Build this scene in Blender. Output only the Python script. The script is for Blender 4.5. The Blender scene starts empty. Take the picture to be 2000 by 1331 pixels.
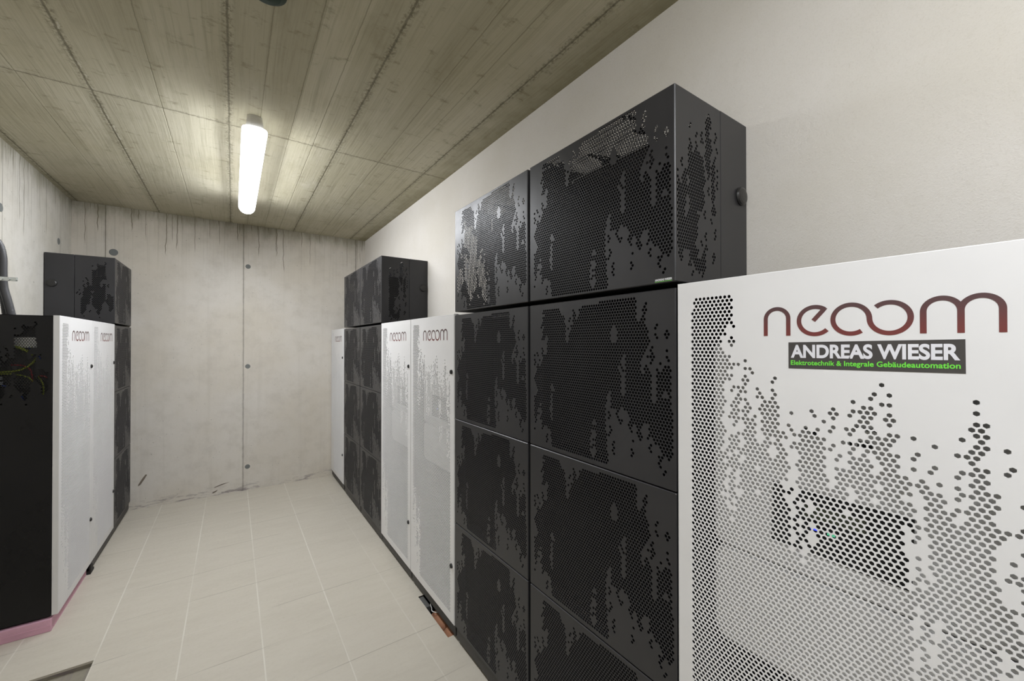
import bpy, math, random
from mathutils import Vector, Matrix
D = bpy.data; C = bpy.context.scene.collection; SC = bpy.context.scene
PI = math.pi

# ------------------------------------------------------------------ camera
yaw, pit, rol = 0.607001, 0.006192, -0.0007
right = Vector((math.cos(yaw), -math.sin(yaw), 0))
fw = Vector((math.sin(yaw)*math.cos(pit), math.cos(yaw)*math.cos(pit), math.sin(pit)))
up = right.cross(fw)
r2 = right*math.cos(rol) + up*math.sin(rol); u2 = -right*math.sin(rol) + up*math.cos(rol)
cam = D.objects.new('camera', D.cameras.new('camera')); C.objects.link(cam)
cam.data.sensor_width = 36; cam.data.lens = 785.75/2000*36; cam.data.clip_start = 0.02
M = Matrix((r2, u2, -fw)).transposed().to_4x4(); M.translation = (0, 0, 1.5)
cam.matrix_world = M
SC.camera = cam
# ------------------------------------------------------------------ world, exposure
w = D.worlds.new('world'); SC.world = w; w.use_nodes = True
w.node_tree.nodes['Background'].inputs[0].default_value = (0.8, 0.82, 0.85, 1)
w.node_tree.nodes['Background'].inputs[1].default_value = 0.0
vs = SC.view_settings; vs.view_transform = 'Standard'; vs.look = 'None'; vs.gamma = 1; vs.use_curve_mapping = False
vs.exposure = 0.0
LAMP = 9.0; DOWN = 19.0; SIDE = 14.0
SC.cycles.max_bounces = 10; SC.cycles.diffuse_bounces = 7

# ------------------------------------------------------------------ node helpers
class N:
    def __init__(s, name, **kw):
        s.m = D.materials.new(name); s.m.use_nodes = True; s.t = s.m.node_tree
        s.b = s.t.nodes['Principled BSDF']
        s.set(**kw)
    def set(s, color=None, rough=None, metal=None, spec=None, coat=None):
        i = s.b.inputs
        if color is not None:
            if isinstance(color, (tuple, list)): i['Base Color'].default_value = (*color, 1)
            else: s.t.links.new(color, i['Base Color'])
        for k, v in (('Roughness', rough), ('Metallic', metal), ('Specular IOR Level', spec), ('Coat Weight', coat)):
            if v is None: continue
            if isinstance(v, (int, float)): i[k].default_value = v
            else: s.t.links.new(v, i[k])
        return s
    def node(s, typ, **kw):
        n = s.t.nodes.new(typ)
        for k, v in kw.items(): setattr(n, k, v)
        return n
    def link(s, n, idx, v):
        if v is None: return
        if isinstance(v, (int, float)): n.inputs[idx].default_value = v
        elif isinstance(v, (tuple, list)):
            v = tuple(v); d = n.inputs[idx].default_value
            n.inputs[idx].default_value = v if len(v) == len(d) else (*v, 1)
        else: s.t.links.new(v, n.inputs[idx])
    def obj(s): return s.node('ShaderNodeTexCoord').outputs['Object']
    def sep(s, v):
        n = s.node('ShaderNodeSeparateXYZ'); s.link(n, 0, v); return n.outputs
    def comb(s, x, y, z):
        n = s.node('ShaderNodeCombineXYZ'); s.link(n, 0, x); s.link(n, 1, y); s.link(n, 2, z); return n.outputs[0]
    def mul(s, v, xyz):
        n = s.node('ShaderNodeVectorMath', operation='MULTIPLY'); s.link(n, 0, v); s.link(n, 1, xyz); return n.outputs[0]
    def m2(s, op, a, b=None, c=None, clamp=False):
        n = s.node('ShaderNodeMath', operation=op); n.use_clamp = clamp
        s.link(n, 0, a); s.link(n, 1, b); s.link(n, 2, c); return n.outputs[0]
    def noise(s, v, scale, detail=3, rough=.55, out='Fac'):
        n = s.node('ShaderNodeTexNoise'); s.link(n, 'Vector', v)
        n.inputs['Scale'].default_value = scale; n.inputs['Detail'].default_value = detail; n.inputs['Roughness'].default_value = rough
        return n.outputs[out]
    def mr(s, v, a, b, c=0., d=1., smooth=True):
        n = s.node('ShaderNodeMapRange'); n.interpolation_type = 'SMOOTHSTEP' if smooth else 'LINEAR'
        s.link(n, 0, v); s.link(n, 1, a); s.link(n, 2, b); s.link(n, 3, c); s.link(n, 4, d); return n.outputs[0]
    def mix(s, f, a, b, mode='MIX'):
        n = s.node('ShaderNodeMix', data_type='RGBA', blend_type=mode)
        s.link(n, 0, f); s.link(n, 6, a); s.link(n, 7, b); return n.outputs[2]
    def bump(s, h, strength=.3, dist=.002):
        n = s.node('ShaderNodeBump'); n.inputs['Strength'].default_value = strength; n.inputs['Distance'].default_value = dist
        s.link(n, 'Height', h); s.t.links.new(n.outputs[0], s.b.inputs['Normal'])
    def line(s, coord, at, w, wob=None):
        a = s.m2('SUBTRACT', coord, at)
        if wob is not None: a = s.m2('ADD', a, wob)
        return s.mr(s.m2('ABSOLUTE', a), w, w*.25, 0., 1.)
    def mx(s, *a):
        r = a[0]
        for b in a[1:]: r = s.m2('MAXIMUM', r, b)
        return r
    def drips(s, x, z, top, n, width, maxlen, seed, prob):
        """thin runs of stained water down from height top, one per cell along x"""
        wb = s.m2('MULTIPLY', s.m2('SUBTRACT', s.noise(s.comb(s.m2('MULTIPLY', x, 2.), seed, s.m2('MULTIPLY', z, 9.)), 1., 2), .5), .55)
        t = s.m2('ADD', s.m2('MULTIPLY', x, n), wb)
        cell = s.m2('FLOOR', t)
        wn = s.node('ShaderNodeTexWhiteNoise', noise_dimensions='2D'); s.link(wn, 0, s.comb(cell, seed, 0.))
        rv = s.sep(wn.outputs['Color'])
        fr = s.m2('SUBTRACT', s.m2('FRACT', t), s.m2('ADD', s.m2('MULTIPLY', rv[0], .6), .2))
        ln = s.mr(s.m2('ABSOLUTE', fr), width*n, width*n*.3)
        L = s.m2('MULTIPLY', s.m2('POWER', rv[1], 2.2), maxlen)
        dep = s.m2('SUBTRACT', top, z)
        fade = s.mr(s.m2('SUBTRACT', dep, L), .03, -.04)
        return s.m2('MULTIPLY', s.m2('MULTIPLY', ln, fade), s.m2('LESS_THAN', rv[2], prob))

def concrete(name, ax, joints, top, base, cool, extra=None, streak=0.35):
    """cast concrete wall; ax = axis that runs along the wall"""
    n = N(name, rough=.72, spec=.35); P = n.obj(); c = n.sep(P); x = c[ax]; z = c[2]
    big = n.noise(P, 1.3, 5, .6); med = n.noise(P, 9, 6, .65); fine = n.noise(P, 90, 4, .7)
    col = n.mix(n.mr(big, .3, .7), base, cool)
    col = n.mix(n.m2('MULTIPLY', n.mr(med, .42, .75), .30), col, tuple(v*.72 for v in base))
    col = n.mix(n.m2('MULTIPLY', n.mr(fine, .5, .8), .22), col, tuple(v*.6 for v in base))
    # vertical cloudiness
    vst = n.noise(n.comb(n.m2('MULTIPLY', x, 14.), 0., n.m2('MULTIPLY', z, .5)), 1., 4, .6)
    col = n.mix(n.m2('MULTIPLY', n.mr(vst, .5, .8), .25), col, tuple(v*.74 for v in base))
    # pores
    vo = n.node('ShaderNodeTexVoronoi'); n.link(vo, 'Vector', P); vo.inputs['Scale'].default_value = 26
    pore = n.m2('MULTIPLY', n.mr(vo.outputs['Distance'], .10, .05), n.mr(n.noise(P, 5, 2), .5, .62))
    vo2 = n.node('ShaderNodeTexVoronoi'); n.link(vo2, 'Vector', P); vo2.inputs['Scale'].default_value = 9
    pore = n.mx(pore, n.m2('MULTIPLY', n.mr(vo2.outputs['Distance'], .065, .03), n.mr(n.noise(P, 3, 2), .46, .6)))
    wob = n.m2('MULTIPLY', n.m2('SUBTRACT', n.noise(P, 14, 3), .5), .012)
    stain = (.13, .12, .06)
    jm = None; jf = None
    for at, wd in joints:
        a = n.line(x, at, wd*.35, n.m2('MULTIPLY', wob, .4)); b = n.line(x, at, wd*1.8, wob)
        jm = a if jm is None else n.mx(jm, a); jf = b if jf is None else n.mx(jf, b)
    jf = n.m2('MULTIPLY', jf, n.mr(n.noise(P, 12, 4), .35, .7, .15, .8))
    col = n.mix(n.m2('MULTIPLY', jf, .42), col, tuple(v*.42 for v in base))
    col = n.mix(n.m2('MULTIPLY', jm, .75), col, (.10, .09, .06))
    # damp band and runs from the slab
    dep = n.m2('SUBTRACT', top, z)
    en = n.noise(n.comb(n.m2('MULTIPLY', x, 7.), 3., n.m2('MULTIPLY', z, 2.)), 1., 5, .7)
    edge = n.mr(n.m2('ADD', dep, n.m2('MULTIPLY', n.m2('SUBTRACT', en, .5), .30)), .17, -.03)
    col = n.mix(n.m2('MULTIPLY', edge, .72), col, stain)
    st = n.noise(n.comb(n.m2('MULTIPLY', x, 75.), 7., n.m2('MULTIPLY', z, 1.1)), 1., 3, .6)
    st = n.m2('MULTIPLY', n.mr(st, .52, .72), n.mr(dep, .75, .0))
    col = n.mix(n.m2('MULTIPLY', st, streak), col, (.20, .18, .12))
    dr = n.mx(n.drips(x, z, top, 15., .0042, .62, 1.3, .6), n.drips(x, z, top, 31., .0026, .36, 4.1, .6))
    col = n.mix(n.m2('MULTIPLY', dr, .82), col, (.12, .105, .06))
    col = n.mix(n.m2('MULTIPLY', pore, .72), col, tuple(v*.38 for v in base))
    # scuffs along the floor
    sc = n.m2('MULTIPLY', n.mr(n.noise(n.comb(n.m2('MULTIPLY', x, 5.), 1., n.m2('MULTIPLY', z, 26.)), 1., 4, .7), .50, .60), n.mr(z, .11, .0))
    col = n.mix(n.m2('MULTIPLY', sc, .75), col, (.17, .14, .15))
    n.set(color=col, rough=n.mr(med, .3, .7, .6, .8))
    h = n.m2('ADD', n.m2('MULTIPLY', fine, .35), n.m2('MULTIPLY', med, .8))
    h = n.m2('SUBTRACT', h, n.m2('MULTIPLY', n.mx(jm, pore), 1.4))
    n.bump(h, .35, .003)
    return n.m

def mat_ceiling():
    n = N('board_cast_concrete_ceiling', rough=.75, spec=.3); P = n.obj(); c = n.sep(P); x, y = c[0], c[1]
    big = n.noise(P, 1.1, 4, .6); med = n.noise(P, 7, 5, .65)
    base = (.47, .435, .315)
    col = n.mix(n.mr(big, .3, .7), base, (.52, .49, .38))
    # formwork boards about ten centimetres wide: slight tone change per board
    bi = n.m2('FLOOR', n.m2('MULTIPLY', n.m2('ADD', x, n.m2('MULTIPLY', n.m2('GREATER_THAN', y, 2.72), .043)), 7.2))
    wn = n.node('ShaderNodeTexWhiteNoise', noise_dimensions='2D'); n.link(wn, 0, n.comb(bi, n.m2('GREATER_THAN', y, 2.72), 0.))
    col = n.mix(n.m2('MULTIPLY', n.sep(wn.outputs['Color'])[0], .45), col, (.29, .265, .175))
    gx = n.m2('ADD', n.m2('MULTIPLY', x, 1.), n.m2('MULTIPLY', n.m2('SUBTRACT', n.noise(n.mul(P, (1., .6, 1.)), 1.6, 1), .5), .05))
    g1 = n.noise(n.comb(n.m2('MULTIPLY', gx, 95.), n.m2('MULTIPLY', y, 2.2), 0.), 1., 3, .6)
    g2 = n.noise(n.comb(n.m2('MULTIPLY', gx, 26.), n.m2('MULTIPLY', y, .8), 5.), 1., 4, .65)
    col = n.mix(n.m2('MULTIPLY', n.mr(g1, .48, .72), .28), col, (.21, .19, .12))
    col = n.mix(n.m2('MULTIPLY', n.mr(g2, .50, .78), .34), col, (.22, .20, .13))
    col = n.mix(n.m2('MULTIPLY', n.mr(g2, .42, .22), .26), col, (.52, .49, .40))
    # blotches and knots
    kn = n.noise(n.comb(n.m2('MULTIPLY', x, 9.), n.m2('MULTIPLY', y, 15.), 2.), 1., 5, .7)
    col = n.mix(n.m2('MULTIPLY', n.mr(kn, .56, .72), .62), col, (.17, .15, .085))
    cl = n.noise(n.comb(n.m2('MULTIPLY', x, 5.), n.m2('MULTIPLY', y, 2.), 9.), 1., 5, .7)
    col = n.mix(n.m2('MULTIPLY', n.mr(cl, .5, .75), .38), col, (.23, .205, .125)); col = n.mix(n.m2('MULTIPLY', n.mr(cl, .45, .25), .35), col, (.60, .57, .47))
    wob = n.m2('MULTIPLY', n.m2('SUBTRACT', n.noise(P, 22, 4, .7), .5), .03)
    seam = None; halo = None
    for at in (-1.09, -.56, -.02, .535, 1.12):
        a = n.line(x, at, .0065, n.m2('MULTIPLY', wob, .35)); b = n.line(x, at, .03, wob)
        seam = a if seam is None else n.mx(seam, a); halo = b if halo is None else n.mx(halo, b)
    cross = n.line(y, 2.717, .006, n.m2('MULTIPLY', wob, .3)); ch = n.line(y, 2.717, .022, wob)
    seam = n.mx(seam, cross); halo = n.mx(halo, n.m2('MULTIPLY', ch, .7))
    thin = None
    for at in (-.30, .27, .80, .93, -.80, .12, .40):
        a = n.line(x, at, .0032, n.m2('MULTIPLY', wob, .25)); thin = a if thin is None else n.mx(thin, a)
    spk = n.mr(n.noise(P, 55, 4, .8), .45, .62)
    col = n.mix(n.m2('MULTIPLY', n.m2('MULTIPLY', halo, spk), .62), col, (.10, .09, .05))
    col = n.mix(n.m2('MULTIPLY', thin, .42), col, (.13, .12, .07))
    col = n.mix(n.m2('MULTIPLY', seam, .62), col, (.10, .09, .055))
    lime = n.m2('MULTIPLY', n.line(x, -.55, .006, n.m2('MULTIPLY', wob, .9)), n.mr(n.noise(P, 18, 3), .5, .6))
    col = n.mix(n.m2('MULTIPLY', lime, .6), col, (.62, .60, .50))
    # darker olive rim towards the plastered wall
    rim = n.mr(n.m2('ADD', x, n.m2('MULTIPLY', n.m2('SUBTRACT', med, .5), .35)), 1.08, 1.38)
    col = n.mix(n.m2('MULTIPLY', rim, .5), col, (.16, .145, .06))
    n.set(color=col)
    h = n.m2('ADD', n.m2('MULTIPLY', g1, .7), n.m2('MULTIPLY', g2, .6))
    h = n.m2('SUBTRACT', h, n.m2('MULTIPLY', n.mx(seam, thin), .8))
    n.bump(n.m2('ADD', h, n.m2('MULTIPLY', kn, .5)), .35, .004)
    return n.m

def mat_plaster():
    n = N('fine_beige_plaster', rough=.8, spec=.25); P = n.obj()
    big = n.noise(P, 1.6, 4, .6); f1 = n.noise(P, 260, 3, .7); f2 = n.noise(P, 45, 5, .7)
    col = n.mix(n.mr(big, .3, .7), (.615, .582, .522), (.665, .635, .59))
    col = n.mix(n.m2('MULTIPLY', n.mr(f1, .5, .75), .22), col, (.42, .38, .31))
    col = n.mix(n.m2('MULTIPLY', n.mr(f2, .52, .8), .15), col, (.46, .42, .34))
    n.set(color=col); n.bump(n.m2('ADD', f1, n.m2('MULTIPLY', f2, .9)), .45, .0022)
    return n.m

def mat_tiles():
    n = N('beige_stone_floor_tiles', spec=.4); P = n.obj(); c = n.sep(P)
    S = .33
    tx = n.m2('DIVIDE', n.m2('SUBTRACT', c[0], .127), S); ty = n.m2('DIVIDE', n.m2('SUBTRACT', c[1], 2.99), S)
    wn = n.node('ShaderNodeTexWhiteNoise', noise_dimensions='2D')
    n.link(wn, 0, n.comb(n.m2('FLOOR', tx), n.m2('FLOOR', ty), 0.)); rv = n.sep(wn.outputs['Color'])
    off = n.comb(n.m2('MULTIPLY', rv[0], 9.), n.m2('MULTIPLY', rv[1], 9.), 0.)
    va = n.node('ShaderNodeVectorMath', operation='ADD'); n.link(va, 0, P); n.link(va, 1, off); Q = va.outputs[0]
    Qs = n.sep(Q)
    w1 = n.noise(n.comb(n.m2('ADD', n.m2('MULTIPLY', Qs[0], 3.), n.m2('MULTIPLY', Qs[1], 2.)), n.m2('MULTIPLY', Qs[1], 11.), 0.), 1., 6, .75)
    w2 = n.noise(Q, 60, 4, .7)
    col = n.mix(n.mr(w1, .35, .75), (.535, .498, .425), (.490, .452, .382))
    col = n.mix(n.m2('MULTIPLY', rv[2], .2), col, (.53, .49, .425))
    col = n.mix(n.m2('MULTIPLY', n.mr(w2, .5, .8), .16), col, (.34, .31, .25))
    def dist(t): 
        f = n.m2('FRACT', t); return n.m2('MULTIPLY', n.m2('MINIMUM', f, n.m2('SUBTRACT', 1., f)), S)
    gx = n.mr(dist(tx), .0042, .0018); gy = n.mr(dist(ty), .0030, .0008)
    gyb = n.mr(n.noise(P, 2.1, 1), .42, .58)
    col = n.mix(n.m2('MULTIPLY', n.m2('MULTIPLY', gx, n.mr(n.noise(P, 1.7, 2), .35, .6, .35, .85)), n.mr(c[0], .60, .75, 1., .4)), col, (.67, .64, .57))
    col = n.mix(n.m2('MULTIPLY', gy, .62), col, n.mix(gyb, (.60, .565, .49), (.22, .20, .16)))
    n.set(color=col, rough=n.mr(w2, .3, .7, .42, .6))
    n.bump(n.m2('SUBTRACT', n.m2('ADD', n.m2('MULTIPLY', w1, .5), n.m2('MULTIPLY', w2, .25)), n.m2('MULTIPLY', n.mx(gx, gy), .6)), .25, .002)
    return n.m

def painted(name, col, rough, var=.04, scale=40, bumps=.06, spec=.5, dust=0.):
    n = N(name, spec=spec); P = n.obj(); f = n.noise(P, 900, 2, .6); g = n.noise(P, scale*.1, 4, .6)
    cc = n.mix(n.mr(g, .3, .7), col, tuple(min(1, v*(1+var)+var*.02) for v in col))
    if dust:
        cc = n.mix(n.m2('MULTIPLY', n.mr(n.noise(P, 3.5, 6, .75), .58, .8), dust), cc, (.20, .19, .18))
    n.set(color=cc, rough=n.mr(g, .3, .7, rough-.04, rough+.05)); n.bump(f, bumps, .0006)
    return n.m
def plain(name, col, rough=.5, metal=0., spec=.5):
    n = N(name, rough=rough, metal=metal, spec=spec); P = n.obj()
    g = n.noise(P, 25, 3); n.set(color=n.mix(g, tuple(v*.9 for v in col), tuple(min(1, v*1.08) for v in col))); return n.m
def glow(name, col, s):
    n = N(name, color=col, rough=.4); n.b.inputs['Emission Color'].default_value = (*col, 1); n.b.inputs['Emission Strength'].default_value = s
    return n.m

MW = painted('white_powder_coat', (.705, .70, .70), .42)
MB = painted('black_powder_coat', (.021, .0205, .0225), .40, .15, 40, .10, dust=.02)
MBG = painted('dimmed_glossy_black_coat', (.006, .0058, .0065), .30, .1, 40, .04, spec=.3, dust=.02)  # glossy black, its colour darkened to stand in for weaker light on the left body
MBI = painted('black_inside_sheet', (.012, .012, .013), .55)
MINV = painted('pale_grey_inverter_shell', (.66, .66, .655), .38)
MDISP = plain('black_display_glass', (.008, .008, .009), .12)
MLCD = plain('dull_green_screen', (.075, .085, .055), .25)
MLBL = glow('blue_indicator', (.05, .08, .9), 1.2); MLGR = glow('green_indicator', (.1, .55, .3), .6)
MRED = N('dark_red_logo_print', rough=.45)
_c = MRED.sep(MRED.obj()); MRED.set(color=MRED.mix(MRED.mr(_c[2], 1.575, 1.51), (.085, .045, .047), (.165, .035, .032))); MRED = MRED.m
MSTK = plain('dark_grey_sticker_vinyl', (.055, .05, .047), .5)
MTXW = plain('white_print', (.72, .72, .76), .5); MTXG = plain('green_print', (.16, .72, .06), .5)
MKN = plain('black_lock_plastic', (.02, .019, .018), .35)
MBASE = painted('charcoal_plinth_steel', (.034, .032, .03), .5, dust=.18)
MPINK = painted('pink_insulation_foam', (.60, .345, .44), .8, .25, 60, .3)
MRUB = plain('black_rubber', (.012, .011, .01), .7)
MCON = plain('grey_corrugated_plastic', (.055, .055, .058), .42)
MZN = plain('galvanised_steel', (.62, .65, .64), .35, .85)
MLB = plain('lamp_base_polycarbonate', (.62, .61, .58), .4)
MLD = glow('lit_lamp_diffuser', (.935, .955, 1.0), LAMP)
MGRN = plain('dark_green_plastic', (.004, .022, .01), .6)
MYG = plain('yellow_green_wire', (.30, .36, .03), .45); MBLU = plain('blue_wire', (.02, .06, .30), .45)
MREDW = plain('red_wire', (.30, .02, .03), .45); MBLKB = plain('black_backing', (.01, .01, .01), .45); MWHW = plain('white_wire', (.7, .7, .68), .45)
MTERR = plain('terracotta_pipe', (.33, .15, .08), .8); MPLUG = plain('grey_tie_plug', (.16, .17, .165), .8)
MCHIP = plain('dark_chipped_concrete', (.17, .14, .11), .9)
MBED = None

# ------------------------------------------------------------------ mesh helpers
class MB_:
    def __init__(s): s.v = []; s.f = []; s.k = {}
    def vert(s, p):
        k = (round(p[0], 5), round(p[1], 5), round(p[2], 5))
        i = s.k.get(k)
        if i is None: i = len(s.v); s.k[k] = i; s.v.append(k)
        return i
    def face(s, pts, keep=False):
        ids = []
        for p in pts:
            i = s.vert(p)
            if not ids or ids[-1] != i: ids.append(i)
        if len(ids) > 2 and ids[0] == ids[-1]: ids.pop()
        if len(ids) > 2 and len(set(ids)) == len(ids): s.f.append(ids)
    def raw(s, vs, fs):
        b = len(s.v); s.v += [tuple(v) for v in vs]; s.f += [[i+b for i in f] for f in fs]; return s
    def box(s, x0, x1, y0, y1, z0, z1, bev=0.):
        if bev <= 0:
            vs = [(x, y, z) for x in (x0, x1) for y in (y0, y1) for z in (z0, z1)]
            return s.raw(vs, [(0,1,3,2), (4,6,7,5), (0,4,5,1), (2,3,7,6), (0,2,6,4), (1,5,7,3)])
        import bmesh
        bm = bmesh.new(); bmesh.ops.create_cube(bm, size=1)
        for v in bm.verts: v.co = ((x0+x1)/2+v.co.x*(x1-x0), (y0+y1)/2+v.co.y*(y1-y0), (z0+z1)/2+v.co.z*(z1-z0))
        bmesh.ops.bevel(bm, geom=bm.edges[:], offset=bev, segments=3 if bev > .004 else 2, affect='EDGES', profile=.6)
        bm.verts.index_update(); s.raw([v.co[:] for v in bm.verts], [[v.index for v in f.verts] for f in bm.faces]); bm.free(); return s
    def cyl(s, c, axis, r, h, n=24, r2=None):
        r2 = r if r2 is None else r2; a = Vector(axis).normalized(); t = a.orthogonal().normalized(); b = a.cross(t); c = Vector(c)
        vs = [c+(t*math.cos(2*PI*i/n)+b*math.sin(2*PI*i/n))*r for i in range(n)]+[c+a*h+(t*math.cos(2*PI*i/n)+b*math.sin(2*PI*i/n))*r2 for i in range(n)]
        fs = [(i, (i+1) % n, n+(i+1) % n, n+i) for i in range(n)]+[tuple(range(n))[::-1], tuple(range(n, 2*n))]
        return s.raw(vs, fs)
    def tube(s, pts, rad, n=10, closed=False):
        """rad: number or function of arclength"""
        P = [Vector(p) for p in pts]; t0 = (P[1]-P[0]).normalized(); nrm = t0.orthogonal().normalized(); L = 0; rings = []
        for i, p in enumerate(P):
            t = (P[min(i+1, len(P)-1)]-P[max(i-1, 0)]).normalized(); nrm = (nrm-t*nrm.dot(t)).normalized(); b = t.cross(nrm)
            if i: L += (P[i]-P[i-1]).length
            r = rad(L) if callable(rad) else rad
            rings.append([p+(nrm*math.cos(2*PI*k/n)+b*math.sin(2*PI*k/n))*r for k in range(n)])
        vs = [v for r in rings for v in r]; fs = []
        for i in range(len(P)-1):
            for k in range(n): fs.append((i*n+k, i*n+(k+1) % n, (i+1)*n+(k+1) % n, (i+1)*n+k))
        fs += [tuple(range(n))[::-1], tuple(range((len(P)-1)*n, len(P)*n))]
        return s.raw(vs, fs)
    def mesh(s, name, mat, smooth=False):
        me = D.meshes.new(name); me.from_pydata([tuple(v) for v in s.v], [], s.f); me.materials.append(mat)
        if smooth: me.polygons.foreach_set('use_smooth', [True]*len(me.polygons))
        me.update(); return me
def catmull(P, n=8):
    P = [Vector(p) for p in P]; Q = [P[0]*2-P[1]]+P+[P[-1]*2-P[-2]]; o = []
    for i in range(1, len(Q)-2):
        for k in range(n):
            t = k/n; a, b, c, d = Q[i-1:i+3]
            o.append(.5*((2*b)+(c-a)*t+(2*a-5*b+4*c-d)*t*t+(3*b-a-3*c+d)*t**3))
    return o+[P[-1]]
def obj(name, me, parent=None, loc=None, **kw):
    if isinstance(me, tuple): me = me[0].mesh(name, *me[1:])
    o = D.objects.new(name, me); C.objects.link(o)
    if parent: o.parent = parent
    if loc: o.location = loc
    for k, v in kw.items(): o[k] = v
    return o
def thing(name, label, cat, loc=(0, 0, 0), rz=0., group=None):
    o = D.objects.new(name, None); C.objects.link(o); o.empty_display_size = .05
    o.location = loc; o.rotation_euler = (0, 0, rz); o['label'] = label; o['category'] = cat
    if group: o['group'] = group
    return o
def tag(o, label, cat, group=None):
    o['label'] = label; o['category'] = cat
    if group: o['group'] = group
    return o
def clone(root):
    r = root.copy(); C.objects.link(r)
    for ch in list(root.children):
        c = ch.copy(); C.objects.link(c); c.parent = r
        for g in list(ch.children):
            d = g.copy(); C.objects.link(d); d.parent = c
    return r

# ------------------------------------------------------------------ perforation patterns (one bit per lattice cell)
PA = .00977; PR = PA*math.sqrt(3)/2
# each number is one lattice row; bit k set = a hole in the k-th cell of that row
ROWS = {
'W': [1022, 1023, 1022, 1023, 1023, 1023, 1023, 1023, 1535, 255, 511, 639, 1791, 639, 255, 255, 1023, 4607, 4095, 13311, 
16895, 34360005631, 275455, 70454643527935, 17180171519, 70473971178239, 25770166527, 211207433166079, 211341148106239, 
211188141504255, 175952060431615, 774841360144127, 4719364107370239, 123278507603071, 1197504794158335, 774874773549311, 
4754540067453439, 2483503231891199, 4714945029336831, 7271600950474495, 7287562793910015, 7273818768800639, 5012638878658047, 
7026153904666623, 7282063088516863, 4484888600248319, 5628397867759103, 2813650250234623, 7318349390280703, 7035498934565631, 
1686101037121279, 4783700195668735, 8440401006426111, 8723800130584191, 7315600573463551, 5064900311252735, 2812000946092543, 
2812000935608319, 9006649461178367, 7880199825784319, 6754849668464639, 9007199244255231, 2251799813685247, 9007199246352383, 
9006099743113215, 9002801208229887, 6186951929495551, 8439301498994687, 6186951929495551, 7880749592084479, 7311752324710399, 
9005000231485439, 7312851836338175, 6189700708564991, 6191349976006655, 9006649498927103, 6755399441055743, 9006649498927103, 
3940649673949183, 5629499534213119, 6755399441055743, 7318349394477055, 2814749767106559, 9007199254740991, 9007199254740991, 
9007199254740991, 9007199254740991, 9007199254740991, 9007199254740991, 9007199254740991, 9007199254740991, 9007199254740991, 
9007199254740991, 9007199254740991, 9007199254740991, 9007199254740991, 9007199254740991, 9007199254740991, 9007199254740991, 
9007199254740991, 9007199254740991, 9007199254740991, 9007199254740991, 9007199254740991, 9007199254740991, 9007199254740991, 
9007199254740991, 9007199254740991, 9007199254740991, 9007199254740991, 9007199254740991, 9007199254740991, 9007199254740991, 
9007199254740991, 9007199254740991, 9007199254740991, 9007199254740991, 9007199254740966, 9007199254740985, 9007199254740982, 
9007199254740985, 9007199254739943, 9007199254740986, 9007199254740977, 9007199254740969, 9007199254739941, 9007199254740975, 
9007199254740965, 9007199254738923, 9007199254740963, 9007199254739363, 9007199254740194, 9007199254740449, 9007199254739683, 
9007199254739937, 9007199254739680, 9007199254740448, 9007199254739140, 9007199254737217, 9007199254739424, 9007199254737543, 
9007199254737984, 9007199254738948, 9007199254739968, 9007199254736960, 9007199254738112, 9007199254738948, 9007199254737376, 
9007199254737280, 9007199254738240, 9007199254737280, 9007199254739392, 9007199254739152, 9007199254740416, 9007199254739328, 
9007199254740448, 9007199254739136, 9007199254736960, 9007199254736912, 9007199254737928, 9007199254736896, 9007199254736896, 
9007199254739072, 9007199254736960, 9007199254737024, 9007199254736896, 9007199254736896, 9007199254739072, 9007199254736896, 
9007199254739008, 9007199254738944, 9007199254736896, 9007199254738944, 9007199254736896, 9007199254738944, 9007199254736896, ],
'F': [140728898420736, 140737454817248, 1266637380550624, 703687427129280, 1829587338264544, 703687436140512, 703687440334816, 
985162416521200, 1125899906056144, 10132824283021280, 11258174433918944, 74308431778545632, 227430956548226912, 
83315631033286448, 4502774993387264, 2251799813685120, 6755399441055488, 75435293758455696, 5629499534212896, 80497445292736402, 
149177339610136549, 20541076230111200, 217857233927536617, 263173605666324465, 274154428292923381, 283720179454574590, 
274715179223089148, 283720179454574590, 274715179223089150, 283720179454574591, 202657585185161215, 175633788397682687, 
274715041784134654, 283726707804862974, 288230169993278460, 288230307432235004, 576460546144992252, 288228074049240574, 
576444328348482559, 288213436800695807, 576426873601391615, 286527335719501303, 574686209255668223, 286136939298422259, 
574666552264096739, 285275060694941175, 567735234183822323, 272503097656344569, 542683820596396002, 254453720933203953, 
198193911036903200, 18049924868341264, 18049925942082561, 18014741033123456, 72057727718784128, 36028864127827072, 
136365210752, 68719475712, ],
'S': [32768, 49152, 114688, 57344, 114688, 286720, 573504, 288800, 379392, 59648, 645120, 647456, 115264, 319840, 321376, 
192480, 450528, 782304, 450532, 778210, 434148, 745464, 671737, 729068, 434141, 217069, 434175, 204799, 139263, 
139247, 401359, 462831, 405455, 4583, 75759, 66551, 1023, 262655, 263167, 270847, 271359, 8703, 2559, 10495, 25087, 
136191, 406470, 137699, 147398, 8098, 16224, 7936, 5248, 2112, ],
'L': [0, 16, 16, 272, 992, 2544, 480, 496, 992, 4080, 4064, 4080, 4064, 4080, 4080, 4080, 36848, 20416, 20352, 69504, 
20224, 28596, 85800, 81844, 98272, 65520, 131040, 327664, 124896, 653296, 1441772, 393206, 126959, 129015, 258031, 
258047, 258047, 258031, 257999, 257991, 233351, 231363, 231303, 230339, 229766, 233858, 205568, 196992, 131328, 
0, 65536, 128, 0, 0, ]}
def unmask(k):
    on = set()
    for r, v in enumerate(ROWS[k]):
        j = 0
        while v:
            if v & 1: on.add((r, 2*j+(r % 2)))
            v >>= 1; j += 1
    return on
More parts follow.
